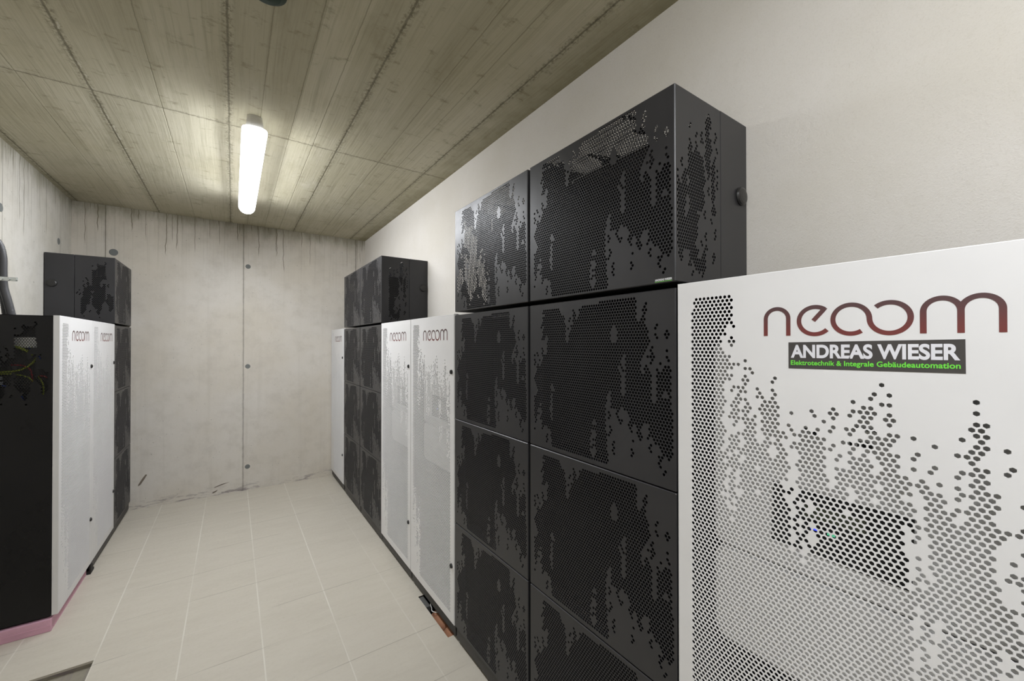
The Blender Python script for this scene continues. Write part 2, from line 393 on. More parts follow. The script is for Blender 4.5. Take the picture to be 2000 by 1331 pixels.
def clip(poly, w0, w1, h0, h1):
    for ax, lim, sg in ((0, w0, 1), (0, w1, -1), (1, h0, 1), (1, h1, -1)):
        out = []
        for i in range(len(poly)):
            a, b = poly[i-1], poly[i]; da = (a[ax]-lim)*sg; db = (b[ax]-lim)*sg
            if (da >= 0) != (db >= 0):
                t = da/(da-db); out.append((a[0]+(b[0]-a[0])*t, a[1]+(b[1]-a[1])*t))
            if db >= 0: out.append(b)
        poly = out
        if not poly: return []
    return poly
HX = [(math.cos(PI/2+i*PI/3), math.sin(PI/2+i*PI/3)) for i in range(6)]
def perf(mb, on, u0, v0, w0, w1, h0, h1, to3, ratio=.74, thick=.0015):
    """sheet in the (u, v) rectangle with hexagonal holes; v0 = height of row 0; to3(u, v, depth)"""
    R = PA/math.sqrt(3); r0 = int((v0-h1)/PR)-2; r1 = int((v0-h0)/PR)+3; q0 = int((w0-u0)/(PA/2))-3; q1 = int((w1-u0)/(PA/2))+4
    for r in range(r0, r1):
        for q in range(q0, q1):
            if (q+r) % 2: continue
            cu = u0+q*PA/2; cv = v0-r*PR
            hexo = [(cu+R*a, cv+R*b) for a, b in HX]
            if (r, q) in on:
                hexi = [(cu+R*ratio*a, cv+R*ratio*b) for a, b in HX]
                for i in range(6):
                    j = (i+1) % 6
                    mb.face([to3(*hexo[i], 0), to3(*hexo[j], 0), to3(*hexi[j], 0), to3(*hexi[i], 0)])
                    mb.face([to3(*hexi[i], 0), to3(*hexi[j], 0), to3(*hexi[j], thick), to3(*hexi[i], thick)])
            else:
                p = clip(hexo, w0, w1, h0, h1)
                if len(p) > 2: mb.face([to3(*a, 0) for a in p])
W_ON, F_ON, S_ON, L_ON = unmask('W'), unmask('F'), unmask('S'), unmask('L')

# ------------------------------------------------------------------ lettering
def text_mesh(name, body, mat, width, height, offset=0., extrude=.0002, space=1.):
    cu = D.curves.new(name, 'FONT'); cu.body = body; cu.size = 1; cu.offset = offset; cu.extrude = 0.; cu.space_character = space
    o = D.objects.new(name, cu); C.objects.link(o); dg = bpy.context.evaluated_depsgraph_get(); dg.update()
    me = D.meshes.new_from_object(o.evaluated_get(dg)); D.objects.remove(o)
    xs = [v.co.x for v in me.vertices]; ys = [v.co.y for v in me.vertices]; x0, x1, y0, y1 = min(xs), max(xs), min(ys), max(ys)
    for v in me.vertices: v.co = ((v.co.x-x0)/(x1-x0)*width, 0, (v.co.y-y0)/(y1-y0)*height)
    me.materials.clear(); me.materials.append(mat); return me
def ribbon(mb, pts, w, y=-.0004, miter=True):
    """flat stroke of width w along 2-d points in the (x, z) plane, thickness up to the sheet"""
    L = []; Rr = []
    for i, p in enumerate(pts):
        a = Vector(pts[max(i-1, 0)]); b = Vector(pts[min(i+1, len(pts)-1)]); t = (b-a).normalized(); n = Vector((-t.y, t.x))
        L.append((p[0]+n.x*w/2, y, p[1]+n.y*w/2)); Rr.append((p[0]-n.x*w/2, y, p[1]-n.y*w/2))
    vs = L+Rr; n = len(L); vb = [(a, 0., c) for a, _, c in vs]
    fs = []
    for i in range(n-1):
        fs.append((i, i+1, n+i+1, n+i)); fs.append((i, 2*n+i, 2*n+i+1, i+1)); fs.append((n+i+1, 3*n+i+1, 3*n+i, n+i))
    fs += [(0, n, 3*n, 2*n), (n-1, 3*n-1, 4*n-1, 2*n-1)]
    mb.raw(vs+vb, fs)
def arc(cx, cz, r, a0, a1, n=28): return [(cx+r*math.cos(math.radians(a0+(a1-a0)*i/n)), cz+r*math.sin(math.radians(a0+(a1-a0)*i/n))) for i in range(n+1)]
def logo_mesh():
    mb = MB_(); w = .0077
    ribbon(mb, [(.204, 1.5142)]+arc(.22485, 1.5488, .0208, 180, 0)+[(.24565, 1.5142)], w)
    ribbon(mb, arc(.2905, 1.5427, .0262, -43, -308, 44), w)
    # tongue of the e, mitred into the bowl
    a = math.radians(52); tip = (.2905+.0301*math.cos(a)+.0022, 1.5427+.0301*math.sin(a)-.0015)
    ribbon(mb, [(.2882, 1.5425), (.3045, 1.5627)], w)
    mb.raw([(.3030, -.0004, 1.5668), (.3108, -.0004, 1.5648), (.3075, -.0004, 1.5603), (.3005, -.0004, 1.5640)], [(0, 1, 2, 3)])
    ribbon(mb, arc(.3452, 1.5428, .0262, -55, -360, 48)+arc(.3976, 1.5428, .0262, 180, 492, 54)[1:], w)
    ribbon(mb, [(.4384, 1.5151)]+arc(.45895, 1.5500, .02055, 180, 0)+[(.4795, 1.5151)], w)
    ribbon(mb, [(.4796, 1.5151)]+arc(.50015, 1.5503, .02055, 180, 0)+[(.5207, 1.5151)], w)
    return mb.mesh('logo', MRED)
LOGO = logo_mesh()

# ------------------------------------------------------------------ white cabinets
WD, ZB, ZT = .600, .076, 1.6475           # door width, bottom, top
def door_mesh():
    mb = MB_(); c = .0016; Dp = .024
    perf(mb, W_ON, .0400, 1.6045, c, WD-c, ZB+c, ZT-c, lambda u, v, d: (u, d, v), .72)
    o = [(0, ZB), (WD, ZB), (WD, ZT), (0, ZT)]; i_ = [(c, ZB+c), (WD-c, ZB+c), (WD-c, ZT-c), (c, ZT-c)]
    for k in range(4):
        j = (k+1) % 4
        mb.face([(i_[k][0], 0, i_[k][1]), (i_[j][0], 0, i_[j][1]), (o[j][0], c, o[j][1]), (o[k][0], c, o[k][1])])
        mb.face([(o[k][0], c, o[k][1]), (o[j][0], c, o[j][1]), (o[j][0], Dp, o[j][1]), (o[k][0], Dp, o[k][1])])
    return mb.mesh('door', MW)
DOOR = door_mesh()
BD = .340                                   # body depth behind the door
def carcass_mesh(left_perf=False):
    mb = MB_(); y0 = .028; y1 = y0+BD-.004; t = .002
    x0, x1, z0, z1 = .002, WD-.002, ZB-.004, ZT-.002
    mb.box(x0, x1, y1-t, y1, z0, z1); mb.box(x0, x1, y0, y1, z1-t, z1); mb.box(x0, x1, y0, y1, z0, z0+t); mb.box(x1-t, x1, y0, y1, z0, z1)
    if not left_perf: mb.box(x0, x0+t, y0, y1, z0, z1)
    else:
        perf(mb, {(r+1, q+1) for r, q in L_ON}, .0112, 2.129265-.512+PR, 0., y1-y0, z0, z1, lambda u, v, d: (x0+d, y0+u, v), .78)
        mb.raw([(x0, y0, z0), (x0, y0, z1), (x0+.018, y0, z1), (x0+.018, y0, z0)], [(0, 1, 2, 3)])
    # folded front frame
    mb.box(x0+.0022, x0+.018, y0, y0+.0015, z0, z1); mb.box(x1-.018, x1, y0, y0+.0015, z0, z1)
    return mb.mesh('body', MBG if left_perf else MBI)
CARC = carcass_mesh(); CARCL = carcass_mesh(True)
def dark_backing_mesh():
    mb = MB_(); mb.box(.050, .052, .03, .35, .09, 1.62); return mb.mesh('dark_backing', MBLKB)  # added sheet, keeps the view through the left side holes dark
def knob_mesh():
    mb = MB_(); mb.cyl((0, .001, 0), (0, -1, 0), .0125, .007, 24, .011); mb.cyl((0, -.006, 0), (0, -1, 0), .0085, .0015, 20)
    mb.box(-.0015, .0015, -.0090, -.007, -.007, .007); return mb.mesh('lock_knob', MKN)
KNOB = knob_mesh()
def plinth_mesh(z1, dep=.35, wd=WD):
    mb = MB_(); mb.box(.002, wd-.002, .010, .014, .020, z1); mb.box(.002, wd-.002, .014, dep, z1-.006, z1)
    mb.box(.002, .005, .014, dep, .020, z1-.006); mb.box(wd-.005, wd-.002, .014, dep, .020, z1-.006)
    return mb.mesh('plinth', MBASE)
def foot_mesh():
    mb = MB_(); mb.cyl((0, 0, 0), (0, 0, 1), .018, .006, 18); mb.cyl((0, 0, .006), (0, 0, 1), .006, .022, 12); return mb.mesh('foot', MRUB)
PL_W = plinth_mesh(ZB-.005); PL_M = plinth_mesh(.078, .35, .606); FOOT = foot_mesh()
def feet(parent, wd=WD):
    for x in (.06, wd-.06):
        for y in (.07, .30): obj('foot', FOOT, parent, (x, y, 0))
GW = 'white fronted inverter cabinets'
def cabinet(label, loc, rz, left_perf=False, base=True):
    t = thing('inverter_cabinet', label, 'cabinet', loc, rz, GW)
    obj('body', CARCL if left_perf else CARC, t, label='black steel body behind the white door')
    d = obj('door', DOOR, t, label='white perforated door with red lettering'); obj('logo', LOGO, d, label='dark red printed lettering')
    for z in (1.352, .365): obj('lock_knob', KNOB, d, (.572, 0, z))
    if base:
        obj('plinth', PL_W, t, label='charcoal base rail'); feet(t)
    return t
XR = .919; XL = -.750
RR = -PI/2; LR = PI/2
cab_near = cabinet('large white perforated cabinet in the right foreground with a dark name sticker', (XR, .5935, 0), RR)
cab_w2 = cabinet('right of the two side-by-side white cabinets midway along the right wall', (XR, 2.4365, 0), RR)
cab_w1 = cabinet('left of the two side-by-side white cabinets midway along the right wall', (XR, 3.0450, 0), RR)
cab_w0 = cabinet('narrow-looking white cabinet in the far right corner against the concrete back wall', (XR, 4.9080, 0), RR)
cab_l1 = cabinet('nearer left cabinet, white door and black side panel, standing on pink foam', (XL, 3.1100, 0), LR, True, False)
cab_l2 = cabinet('farther white cabinet on the left, between its twin and the black stack', (XL, 3.7110, 0), LR)
obj('dark_backing', dark_backing_mesh(), cab_l1, label='added black sheet that darkens the space behind the side holes')
# sticker on the foreground door
door = [c for c in cab_near.children if c.name.startswith('door')][0]
mb = MB_(); s = [(.2460, 1.4488), (.4842, 1.4526), (.4839, 1.5053), (.2460, 1.5008)]
mb.raw([(a, -.0006, b) for a, b in s]+[(a, 0, b) for a, b in s], [(0, 1, 2, 3), (0, 4, 5, 1), (1, 5, 6, 2), (2, 6, 7, 3), (3, 7, 4, 0)])
stk = obj('sticker', (mb, MSTK), door, label='dark grey sticker with white name and green line of text')
def skew(me, x0, z0, slope, ylev):
    for v in me.vertices: v.co = (x0+v.co.x, ylev, z0+v.co.z+slope*v.co.x)
me1 = text_mesh('sticker_name', 'ANDREAS WIESER', MTXW, .2285, .0262, .036, 0, 1.0); skew(me1, .2502, 1.4698, .012, -.0009)
me2 = text_mesh('sticker_line', 'Elektrotechnik & Integrale Gebäudeautomation', MTXG, .2290, .0122, .022, 0, 1.02); skew(me2, .2500, 1.4530, .017, -.0009)
# join both texts to the sticker mesh so the print stays part of it
def join_meshes(name, parts):
    vs = []; fs = []; mi = []; mats = []
    for me in parts:
        b = len(vs); vs += [v.co[:] for v in me.vertices]
        k = len(mats); mats.append(me.materials[0])
        for p in me.polygons: fs.append([i+b for i in p.vertices]); mi.append(k)
    m = D.meshes.new(name); m.from_pydata(vs, [], fs)
    for x in mats: m.materials.append(x)
    m.polygons.foreach_set('material_index', mi); m.update(); return m
stk.data = join_meshes('sticker', [stk.data, me1, me2])

# ------------------------------------------------------------------ inverters behind the doors
def rounded_rect(x0, x1, z0, z1, r, n=8):
    P = []
    for cx, cz, a in ((x1-r, z1-r, 0), (x0+r, z1-r, 90), (x0+r, z0+r, 180), (x1-r, z0+r, 270)):
        P += [(cx+r*math.cos(math.radians(a+90*i/n)), cz+r*math.sin(math.radians(a+90*i/n))) for i in range(n+1)]
    return P
def slab(mb, P, y0, y1, bev=.012, n=4):
    """outline P extruded from y1 (back) to y0 (front) with a rounded front edge"""
    cx = sum(p[0] for p in P)/len(P); cz = sum(p[1] for p in P)/len(P); rings = [[(p[0], y1, p[1]) for p in P]]
    xs = [p[0] for p in P]; zs = [p[1] for p in P]; hx = (max(xs)-min(xs))/2; hz = (max(zs)-min(zs))/2
    for i in range(n+1):
        a = PI/2*i/n; ins = bev*(1-math.cos(a)); yy = y0+bev*(1-math.sin(a))
        sx = (hx-ins)/hx; sz = (hz-ins)/hz
        mx_, mz_ = (max(xs)+min(xs))/2, (max(zs)+min(zs))/2
        rings.append([(mx_+(p[0]-mx_)*sx, yy, mz_+(p[1]-mz_)*sz) for p in P])
    m = len(P); vs = [v for r in rings for v in r]; fs = []
    for k in range(len(rings)-1):
        for i in range(m): fs.append((k*m+i, k*m+(i+1) % m, (k+1)*m+(i+1) % m, (k+1)*m+i))
    fs += [tuple(range(m)), tuple(range((len(rings)-1)*m, len(rings)*m))[::-1]]
    mb.raw(vs, fs)
x0i, x1i = .0570, .565; yf = .061
def inverter_root():
    t = thing('inverter', '', 'inverter', (0, 0, 0), 0, 'inverters behind the white doors')
    mb = MB_(); slab(mb, rounded_rect(x0i, x1i, .785, 1.0075, .030), yf, .30, .010); obj('lower_cover', (mb, MINV), t)
    mb = MB_(); slab(mb, rounded_rect(x0i, x1i, 1.0115, 1.504, .026), yf, .30, .010); obj('upper_cover', (mb, MINV), t)
    mb = MB_(); mb.box(x0i+.012, x1i-.012, .09, .29, .80, 1.49); obj('core', (mb, MBI), t, label='dark core seen in the gap')
    mb = MB_(); P = [(.188, 1.066), (.412, 1.0625), (.416, 1.190), (.192, 1.195)]
    mb.raw([(a, yf-.0015, b) for a, b in P]+[(a, yf+.001, b) for a, b in P], [(3, 2, 1, 0), (0, 1, 5, 4), (1, 2, 6, 5), (2, 3, 7, 6), (3, 0, 4, 7)])
    dsp = obj('display', (mb, MDISP), t, label='black glass control panel')
    mb = MB_(); mb.box(.252, .350, yf-.0022, yf-.0012, 1.140, 1.166); obj('screen', (mb, MLCD), dsp, label='dull green text screen')
    mb = MB_(); mb.box(.262, .274, yf-.0024, yf-.0012, 1.1165, 1.1215); obj('indicator_light', (mb, MLBL), dsp, label='lit blue indicator')
    mb = MB_(); mb.box(.290, .303, yf-.0024, yf-.0012, 1.115, 1.1195); obj('indicator_light', (mb, MLGR), dsp, label='lit green indicator')
    mb = MB_()
    for k, (a, b, h) in enumerate(((.228, .246, 1.328), (.252, .256, 1.322), (.262, .282, 1.318), (.290, .294, 1.312), (.300, .318, 1.318), (.326, .330, 1.312), (.338, .360, 1.312))):
        mb.box(a, b, yf-.0012, yf+.0008, h-.010, h)
    mb.box(.330, .375, yf-.0012, yf+.0008, 1.334, 1.3385); obj('badge', (mb, MDISP), t, label='black badge strokes')
    return t
inv = inverter_root()
for k, (cb, rz, lab) in enumerate(((cab_near, RR, 'pale grey inverter with black display seen through the foreground white door'),
        (cab_w2, RR, 'pale inverter behind the perforations of the right cabinet of the middle white pair'),
        (cab_w1, RR, 'pale inverter behind the perforations of the left cabinet of the middle white pair'),
        (cab_w0, RR, 'inverter hidden behind the white door in the far right corner'),
        (cab_l1, LR, 'inverter inside the nearer left cabinet, glimpsed through its black side panel'),
        (cab_l2, LR, 'inverter behind the white door of the farther left cabinet'))):
    o = inv if k == 0 else clone(inv)
    o.location = cb.location; o.rotation_euler = (0, 0, rz); o['label'] = lab

# ------------------------------------------------------------------ black battery modules
MWD = .6065; CD = .2165
def cover_mesh(h, f0, sides, topperf, scut=False):
    """front cover of a battery module, height h; f0 = distance from top edge to the first row of holes"""
    mb = MB_(); c = .0022; W = MWD
    perf(mb, F_ON, .0290, h-f0, c, W-c, c, h-c, lambda u, v, d: (u, d, v), .78)
    so = {(r, q) for r, q in S_ON if not scut or q >= 10}
    if 'R' in sides: perf(mb, so, .0112, h-.0333, c, CD, c, h-c, lambda u, v, d: (W-d, u, v), .78)
    else: mb.face([(W, c, c), (W, CD, c), (W, CD, h-c), (W, c, h-c)])
    if 'L' in sides: perf(mb, L_ON, .0112, h-.0333, c, CD, c, h-c, lambda u, v, d: (d, u, v), .78)
    else: mb.face([(0, c, c), (0, c, h-c), (0, CD, h-c), (0, CD, c)])
    if topperf:
        to = {(r-2 if (r-2) % 2 == 0 else r-2, q) for r, q in F_ON if 2 <= r <= 24}
        perf(mb, to, .0290, .205, c, W-c, c, CD, lambda u, v, d: (u, v, h-d), .80)
    else: mb.face([(c, c, h), (W-c, c, h), (W-c, CD, h), (c, CD, h)])
    mb.face([(c, c, 0), (c, CD, 0), (W-c, CD, 0), (W-c, c, 0)])
    a, b = c, h-c
    ch = [((c, 0, a), (W-c, 0, a), (W-c, c, 0), (c, c, 0)), ((c, 0, b), (c, c, h), (W-c, c, h), (W-c, 0, b)),
          ((c, 0, a), (0, c, a), (0, c, b), (c, 0, b)), ((W-c, 0, a), (W-c, 0, b), (W, c, b), (W, c, a)),
          ((0, c, b), (0, CD, b), (c, CD, h), (c, c, h)), ((W, c, b), (W-c, c, h), (W-c, CD, h), (W, CD, b)),
          ((0, c, a), (c, c, 0), (c, CD, 0), (0, CD, a)), ((W, c, a), (W, CD, a), (W-c, CD, 0), (W-c, c, 0))]
    for f in ch: mb.face(f)
    for f in (((c, 0, a), (0, c, a), (c, c, 0)), ((W-c, 0, a), (W, c, a), (W-c, c, 0)), ((c, 0, b), (0, c, b), (c, c, h)), ((W-c, 0, b), (W, c, b), (W-c, c, h))): mb.face(f)
    return mb.mesh('cover', MB)
def case_mesh(h):
    mb = MB_(); mb.box(0, MWD, CD+.003, .3700, 0, h, .002); return mb.mesh('rear_case', MB)
def cap_mesh(sgn):
    mb = MB_(); n = 28; prof = [(.0265, 0), (.0275, .004), (.0255, .009), (.020, .0115), (.010, .0125)]
    vs = []; 
    for r, d in prof: vs += [(sgn*d, r*math.cos(2*PI*i/n), r*math.sin(2*PI*i/n)) for i in range(n)]
    fs = [(k*n+i, k*n+(i+1) % n, (k+1)*n+(i+1) % n, (k+1)*n+i) for k in range(len(prof)-1) for i in range(n)]+[tuple(range(n)), tuple(range((len(prof)-1)*n, len(prof)*n))]
    mb.raw(vs, fs); return mb.mesh('side_cap', MKN, False)
HM = .5175; HT = .5055
COV_M = cover_mesh(HM, .0165, '', False); COV_TA = cover_mesh(HT, .0130, 'RL', True); COV_TC = cover_mesh(HT, .0130, 'RL', True, True)
CASE_M = case_mesh(HM); CASE_T = case_mesh(HT); CAP_R = cap_mesh(1); CAP_L = cap_mesh(-1)
mb = MB_(); mb.box(.02, MWD-.02, .05, CD-.002, .02, HM-.03); MDARK = plain('matt_black_block', (.004, .004, .004), .9, 0., .2); CORE = mb.mesh('dark_block', MDARK)  # added blocks inside the covers, so the holes look black
mb = MB_(); mb.box(.25, MWD-.02, .05, CD-.002, .02, HT-.15); DARK_BLK_T = mb.mesh('dark_block', MDARK)
mb = MB_(); mb.box(.02, MWD-.02, .05, CD-.002, .02, HT-.15); DARK_BLK_W = mb.mesh('dark_block', MDARK)
LEV = ((.0810, HM), (.6020, HM), (1.1225, HM), (1.6560, HT))
WORDS = ('bottom', 'second from the floor', 'third from the floor', 'topmost')
def stack(loc, rz, where, top_cover, group, caps):
    b = thing('stack_base', 'low charcoal steel base under the '+where, 'base', loc, rz, 'bases under the black stacks')
    obj('rail', PL_M, b); feet(b, MWD)
    out = []
    for k, (z, h) in enumerate(LEV):
        t = thing('battery_module', WORDS[k]+' black perforated module of the '+where, 'battery module', (loc[0], loc[1], z), rz, group)
        top = k == 3
        cv = obj('cover', top_cover if top else COV_M, t); obj('rear_case', CASE_T if top else CASE_M, t)
        if top and 'R' in caps: obj('side_cap', CAP_R, t, (MWD-.0008, .332, .283))
        if top and 'L' in caps: obj('side_cap', CAP_L, t, (.0008, .332, .283))
        obj('dark_block', (DARK_BLK_T if 'touching the middle' in where else DARK_BLK_W) if top else CORE, t, label='added matt black block that darkens the perforations')
        out.append((t, cv))
    return out
A = stack((XR, 1.2050, 0), RR, 'black stack touching the foreground white door', COV_TA, 'modules of the nearest black stack', 'R')
B = stack((XR, 1.8260, 0), RR, 'black stack touching the middle white pair', COV_TA, 'modules of the second black stack', 'L')
Cc = stack((XR, 3.6560, 0), RR, 'nearer far right black stack', COV_TC, 'modules of the far pair, nearer stack', 'R')
Dd = stack((XR, 4.2760, 0), RR, 'farther far right black stack', COV_TC, 'modules of the far pair, farther stack', 'L')
Ll = stack((XL, 4.3130, 0), LR, 'black stack in the far left corner', COV_TC, 'modules of the left black stack', 'L')
# small sticker low on the nearest top module
mb = MB_(); mb.box(.5462, .5980, -.0005, 0, -.0040+.000, .0062); s2 = mb.mesh('sticker', MSTK)
t1 = text_mesh('a', 'ANDREAS WIESER', MTXW, .0505, .0056, .035); t2 = text_mesh('b', 'Elektrotechnik & Integrale Gebäudeautomation', MTXG, .0505, .0026, .02)
skew(t1, .5468, .0001, 0, -.0008); skew(t2, .5468, -.0032, 0, -.0008)
st2 = join_meshes('sticker', [s2, t1, t2]); obj('sticker', st2, A[3][1], (0, 0, .0060), label='tiny white and green name sticker')

# ------------------------------------------------------------------ room
def quadmesh(name, quads, mat):
    mb = MB_()
    for q in quads: mb.raw(q, [tuple(range(len(q)))])
    return mb.mesh(name, mat)
XW0, XW1, YB, YF, ZC = -1.1245, 1.291, 4.922, -4.2, 2.712
def room_box(name, b, mat):
    mb = MB_(); mb.box(*b); return obj(name, (mb, mat), kind='structure')
mtile = mat_tiles()
# floor with two cut-outs
xs = [XW0-.15, -.98, -.535, .905, 1.15, XW1+.15]; ys = [YF-.15, 1.876, 2.20, 2.276, 2.700, YB+.15]
mb = MB_(); holes = lambda cx, cy: (-.98 < cx < -.535 and 2.20 < cy < 2.70) or (.905 < cx < 1.15 and 1.876 < cy < 2.276)
for i in range(5):
    for j in range(5):
        a0, a1, b0, b1 = xs[i], xs[i+1], ys[j], ys[j+1]
        if not holes((a0+a1)/2, (b0+b1)/2): mb.face([(a0, b0, 0), (a1, b0, 0), (a1, b1, 0), (a0, b1, 0)])
def rim(x0, x1, y0, y1, d):
    for p, q in (((x0, y0), (x1, y0)), ((x1, y0), (x1, y1)), ((x1, y1), (x0, y1)), ((x0, y1), (x0, y0))):
        mb.raw([(p[0], p[1], 0), (q[0], q[1], 0), (q[0], q[1], -d), (p[0], p[1], -d)], [(0, 1, 2, 3)])
rim(-.98, -.535, 2.20, 2.70, .010)
floor = obj('floor', (mb, mtile), kind='structure')
MBED = concrete('rough_screed', 0, [(-5., .001)], 3.5, (.22, .20, .155), (.30, .28, .22))
mb = MB_()
mb.raw([(-.98, 2.20, -.026), (-.535, 2.20, -.026), (-.535, 2.70, -.026), (-.98, 2.70, -.026)], [(0, 1, 2, 3)])
def rim2(m, x0, x1, y0, y1, za, zb):
    for p, q in (((x0, y0), (x1, y0)), ((x1, y0), (x1, y1)), ((x1, y1), (x0, y1)), ((x0, y1), (x0, y0))):
        m.raw([(p[0], p[1], za), (q[0], q[1], za), (q[0], q[1], zb), (p[0], p[1], zb)], [(0, 1, 2, 3)])
rim2(mb, -.98, -.535, 2.20, 2.70, -.010, -.026)
obj('recess_bed', (mb, MBED), floor, label='rough grey screed bared by the missing tiles')
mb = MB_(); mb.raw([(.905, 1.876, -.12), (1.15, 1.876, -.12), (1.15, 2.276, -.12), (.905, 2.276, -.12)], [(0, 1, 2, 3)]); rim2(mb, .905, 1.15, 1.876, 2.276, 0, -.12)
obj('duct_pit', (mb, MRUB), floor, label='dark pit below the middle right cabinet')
obj('ceiling', quadmesh('ceiling', [[(XW0-.15, YF-.15, ZC), (XW0-.15, YB+.15, ZC), (XW1+.15, YB+.15, ZC), (XW1+.15, YF-.15, ZC)]], mat_ceiling()), kind='structure')
mback = concrete('cast_concrete_back', 0, [(.090, .010), (-.918, .012), (1.185, .014)], ZC, (.587, .543, .470), (.638, .606, .556))
mleft = concrete('cast_concrete_left', 1, [(3.68, .008), (4.655, .006), (3.17, .006)], ZC, (.56, .532, .465), (.62, .60, .555), streak=.5)
wb = room_box('wall_back', (XW0-.15, XW1+.15, YB, YB+.15, -.15, ZC), mback)
wl = room_box('wall_left', (XW0-.15, XW0, YF, YB, -.15, ZC), mleft)
room_box('wall_right', (XW1, XW1+.15, YF, YB, -.15, ZC), mat_plaster())
room_box('wall_front', (XW0-.15, XW1+.15, YF-.15, YF, -.15, ZC), mback)
for z in (2.285, 1.263, .239):
    mb = MB_(); mb.cyl((.128, YB+.001, z), (0, -1, 0), .0235, .0035, 20, .0205); obj('tie_plug', (mb, MPLUG), wb, label='round grey formwork tie plug')
mb = MB_(); mb.cyl((-.866, YB+.001, 2.304), (0, -1, 0), .031, .004, 20, .027); obj('tie_plug', (mb, MPLUG), wb, label='round grey formwork tie plug')
for y in (3.659, 4.618):
    mb = MB_(); mb.cyl((XW0-.001, y, 2.301), (1, 0, 0), .027, .0035, 20, .024); obj('tie_plug', (mb, MPLUG), wl, label='round grey formwork tie plug')

# shallow chips knocked out of the back wall near the floor
for P in ([(-.700, .205), (-.683, .215), (-.655, .262), (-.637, .300), (-.648, .304), (-.672, .268), (-.696, .222)],
          [(-.150, .075), (-.138, .086), (-.085, .104), (-.020, .112), (-.060, .100), (-.120, .084)],
          [(-.165, .028), (-.150, .040), (-.115, .055), (-.128, .036), (-.150, .026)]):
    mb = MB_(); k = len(P); mb.raw([(a, YB-.0008, b) for a, b in P]+[(a, YB+.001, b) for a, b in P], [tuple(range(k))]+[(i, k+i, k+(i+1) % k, (i+1) % k) for i in range(k)])
    obj('wall_chip', (mb, MCHIP), wb, label='dark chipped scratch in the concrete')
# ------------------------------------------------------------------ ceiling lamps
def lamp(loc, label, L=1.52):
    t = thing('ceiling_lamp', label, 'lamp', loc, 0, 'tubular ceiling lamps')
    mb = MB_(); P = [(-.036, 0), (.036, 0), (.041, -.052), (-.041, -.052)]; n = 10
    # base: rounded plan
    def plan(w, l, k=8):
        o = []
        for sx, sy, a in ((1, 1, 0), (-1, 1, 90), (-1, -1, 180), (1, -1, 270)):
            r = w*.75
            o += [(sx*(w-r)+r*math.cos(math.radians(a+90*i/k)), sy*(l/2-r)+r*math.sin(math.radians(a+90*i/k))) for i in range(k+1)]
        return o
    a = plan(.034, L-.03); b = plan(.043, L); m = len(a)
    vs = [(x, y, 0) for x, y in a]+[(x, y, -.074) for x, y in b]
    mb.raw(vs, [(i, m+i, m+(i+1) % m, (i+1) % m) for i in range(m)]+[tuple(range(m))])
    obj('base', (mb, MLB), t)
    mb = MB_(); rings = []
    for k in range(7):
        s = PI/2*k/6; rr = .056*math.cos(s)*.92+.056*.08*(k < 6); d = -.076-.060*math.sin(s)
        w_ = .053*math.cos(s)+.006; 
        if k == 6: w_ = .010
        rings.append([(x, y, d) for x, y in plan(w_, L+.02-2*(.053-w_+.006)*.8)])
    top = [(x, y, -.070) for x, y in plan(.057, L+.016)]; rings = [top]+rings
    vs = [v for r in rings for v in r]
    fs = [(k*m+i, (k+1)*m+i, (k+1)*m+(i+1) % m, k*m+(i+1) % m) for k in range(len(rings)-1) for i in range(m)]+[tuple(range(m)), tuple(range((len(rings)-1)*m, len(rings)*m))[::-1]]
    mb.raw(vs, fs); obj('diffuser', (mb, MLD), t, label='glowing white diffuser')
    # the tube's own downward light, sitting on the underside of its diffuser
    ld = D.lights.new('tube_light', 'AREA'); ld.shape = 'RECTANGLE'; ld.size = .05; ld.size_y = L-.1; ld.energy = DOWN; ld.color = (.93, .955, 1.0)
    lo = D.objects.new('tube_light', ld); C.objects.link(lo); lo.parent = t; lo.location = (0, 0, -.1375)
    for sg in (-1, 1):
        ls = D.lights.new('tube_side_light', 'AREA'); ls.shape = 'RECTANGLE'; ls.size = .045; ls.size_y = L-.1; ls.energy = SIDE; ls.color = ld.color
        lo = D.objects.new('tube_side_light', ls); C.objects.link(lo); lo.parent = t; lo.location = (sg*.052, 0, -.114); lo.rotation_euler = (0, -sg*math.radians(47), 0)
    return t
lamp((.094, 3.270, ZC), 'long glowing white tubular lamp on the board-marked concrete ceiling')
lamp((.094, -.620, ZC), 'second tubular lamp on the ceiling behind the camera, out of the picture')
mb = MB_(); n = 28; vs = []; prof = [(.062, 0), (.064, -.012), (.058, -.030), (.040, -.042), (.015, -.047)]
for r, d in prof: vs += [(r*math.cos(2*PI*i/n), r*math.sin(2*PI*i/n), d) for i in range(n)]
mb.raw(vs, [(k*n+i, k*n+(i+1) % n, (k+1)*n+(i+1) % n, (k+1)*n+i) for k in range(len(prof)-1) for i in range(n)]+[tuple(range((len(prof)-1)*n, len(prof)*n))])
tag(obj('ceiling_sensor', (mb, MGRN), None, (.092, 1.575, ZC)), 'round dark green ceiling fitting cut off by the top edge of the picture', 'ceiling fitting')

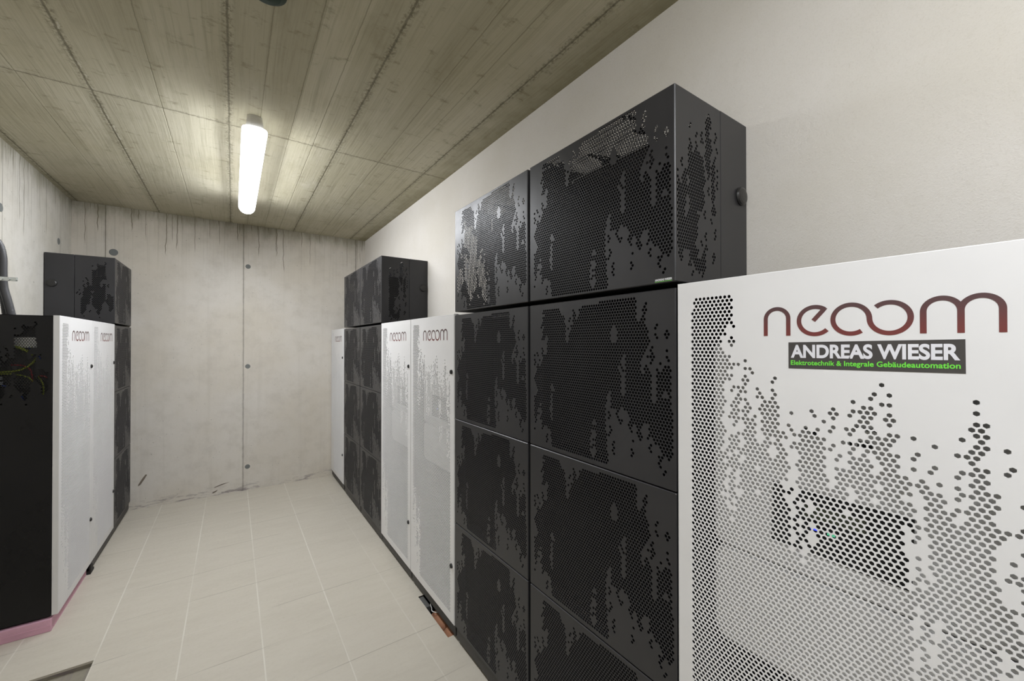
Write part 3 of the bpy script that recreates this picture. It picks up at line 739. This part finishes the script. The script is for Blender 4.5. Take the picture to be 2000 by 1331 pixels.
# ------------------------------------------------------------------ left details
mb = MB_(); mb.box(-1.110, -.772, 3.098, 3.712, 0, .0635, .003); mb.box(-1.110, -.7725, 3.0965, 3.098, .028, .0315)
tag(obj('foam_board', (mb, MPINK)), 'pink foam board laid under the nearer left cabinet', 'foam board')
def wire(name, mat, P, r, label, group='wires inside the left cabinet'):
    mb = MB_(); mb.tube(catmull(P, 7), r, 8); return tag(obj(name, (mb, mat, True)), label, 'wire', group)
mbt = MB_()
wire('wire', MYG, [(-1.02, 3.14, 1.352), (-.96, 3.135, 1.355), (-.90, 3.14, 1.362), (-.855, 3.135, 1.395), (-.838, 3.14, 1.44), (-.86, 3.145, 1.48)], .0045, 'thick yellow-green wire looping up behind the side perforations')
wire('wire', MYG, [(-.935, 3.135, 1.485), (-.905, 3.135, 1.480), (-.875, 3.138, 1.462), (-.855, 3.15, 1.44)], .006, 'short thick yellow-green wire just under the white inverter edge')
wire('wire', MYG, [(-.99, 3.14, 1.345), (-.92, 3.136, 1.343), (-.87, 3.136, 1.325), (-.845, 3.138, 1.29), (-.845, 3.15, 1.24)], .0026, 'thin yellow-green wire sagging towards the lower holes')
wire('wire', MYG, [(-.835, 3.136, 1.330), (-.820, 3.136, 1.300), (-.815, 3.14, 1.26), (-.82, 3.148, 1.2)], .003, 'short yellow-green wire near the cabinet front edge')
wire('wire', MBLU, [(-.95, 3.150, 1.503), (-.90, 3.151, 1.494), (-.862, 3.151, 1.474), (-.835, 3.151, 1.43), (-.832, 3.152, 1.38)], .004, 'dark blue wire arching over the yellow-green ones')
wire('wire', MBLU, [(-.955, 3.137, 1.29), (-.92, 3.137, 1.262), (-.895, 3.14, 1.235), (-.885, 3.15, 1.19)], .004, 'blue wire low behind the side holes')
wire('wire', MREDW, [(-.83, 3.136, 1.333), (-.805, 3.136, 1.323), (-.785, 3.14, 1.307)], .003, 'red wire beside the front edge of the left cabinet')
wire('wire', MREDW, [(-.93, 3.15, 1.39), (-.89, 3.144, 1.385), (-.862, 3.144, 1.36), (-.855, 3.15, 1.30)], .003, 'red wire crossing behind the middle of the side holes')
for k, z in enumerate((1.322, 1.298)):
    mb = MB_(); mb.box(-1.005, -.968, 3.134, 3.150, z-.009, z+.009, .002); mb.box(-.966, -.955, 3.136, 3.150, z-.008, z+.008, .001)
    tag(obj('terminal_block', (mb, plain('clear_terminal_plastic', (.35, .38, .42), .3))), ('upper' if k == 0 else 'lower')+' pale terminal block behind the side holes of the left cabinet', 'terminal block')
mb = MB_(); mb.box(-.955, -.842, 3.147, 3.1595, 1.478, 1.532, .004); tag(obj('inverter_housing_piece', (mb, plain('white_housing_plastic', (.85, .85, .83), .4))), 'white piece of inverter housing showing through the top of the black side panel', 'housing_piece')  # thin added piece standing for the visible inverter housing
# conduits rising from the left cabinet
GC = 'corrugated conduits above the left cabinet'
def conduit(P, r, label):
    mb = MB_(); pts = catmull(P, 22); mb.tube(pts, lambda s: r*(1+.11*math.sin(2*PI*s/.0075)), 14)
    return tag(obj('corrugated_conduit', (mb, MCON, True)), label, 'conduit', GC)
conduit([(-.962, 3.26, 1.648), (-.975, 3.26, 1.72), (-.990, 3.26, 1.80), (-.993, 3.26, 1.88), (-.995, 3.26, 1.96), (-1.010, 3.25, 2.03), (-1.055, 3.20, 2.10), (-1.085, 3.1, 2.15), (-1.09, 2.95, 2.18)], .0165, 'outermost corrugated grey conduit curving left above the black cabinet')
conduit([(-.990, 3.30, 1.648), (-1.000, 3.30, 1.74), (-1.010, 3.30, 1.84), (-1.020, 3.29, 1.92), (-1.040, 3.27, 1.99), (-1.075, 3.18, 2.04), (-1.09, 3.0, 2.06)], .0160, 'second corrugated grey conduit, just behind the outermost one')
conduit([(-1.015, 3.24, 1.648), (-1.022, 3.24, 1.74), (-1.030, 3.24, 1.84), (-1.045, 3.22, 1.91), (-1.075, 3.12, 1.96), (-1.09, 2.98, 1.97)], .0150, 'innermost corrugated grey conduit at the picture edge')
mb = MB_(); 
mb.box(-1.115, -.930, 3.220, 3.2215, 1.826, 1.846)
for k in range(7):
    x = -.940-k*.024; mb.cyl((x, 3.2215, 1.836), (0, -1, 0), .0095, .009, 6, .0095); mb.cyl((x-.012, 3.2215, 1.836), (0, -1, 0), .0035, .004, 10)
mb.box(-1.117, -1.112, 3.205, 3.245, 1.80, 1.87)
tag(obj('mounting_strap', (mb, MZN)), 'galvanised perforated strap holding the conduits to the left wall', 'strap')
# foot pad showing at the joint of the left row
mb = MB_(); mb.box(-.7715, -.752, 3.7130, 3.7185, .0, .062, .001); mb.box(-.7615, -.7515, 3.7185, 3.790, .0, .018, .003); mb.box(-.7590, -.7515, 3.7185, 3.760, .018, .052, .003)
tag(obj('rubber_pad', (mb, MRUB)), 'black rubber pad between the pink foam and the charcoal base on the left', 'pad')
# ------------------------------------------------------------------ pit under the middle right cabinet
GP = 'terracotta pipes in the floor pit'
for y0, y1, lab in ((1.985, 2.120, 'terracotta pipe end in the floor pit, the farther one'), (1.882, 1.962, 'terracotta pipe end in the floor pit, the nearer one')):
    mb = MB_(); nn = 16; r = .045; cx, cz = .958, -.052
    mb.tube([(cx-.004, y1, cz), (cx-.001, y1*.66+y0*.34, cz), (cx, (y0+y1)/2, cz), (cx-.001, y1*.34+y0*.66, cz), (cx-.004, y0, cz)], lambda s: r, 20)
    tag(obj('clay_pipe', (mb, MTERR, True)), lab, 'pipe', GP)
mb = MB_(); mb.box(.9065, .935, 2.165, 2.272, -.10, -.004, .004); tag(obj('junction_box', (mb, plain('dark_grey_box_plastic', (.10, .10, .095), .5))), 'dark grey box in the floor pit beside the clay pipes', 'box')
mb = MB_(); mb.tube(catmull([(.960, 2.20, .012), (.935, 2.165, .004), (.926, 2.130, .006), (.918, 2.105, .005), (.935, 2.085, .002), (.975, 2.07, .004)], 8), .0022, 8)
tag(obj('loose_wire', (mb, MWHW, True)), 'thin white wire curling out of the floor pit', 'wire')
mb = MB_(); mb.box(-.60, -.548, 2.49, 2.575, -.0255, -.018, .003); tag(obj('foam_scrap', (mb, MPINK)), 'scrap of pink foam in the recess where tiles are missing', 'foam scrap')
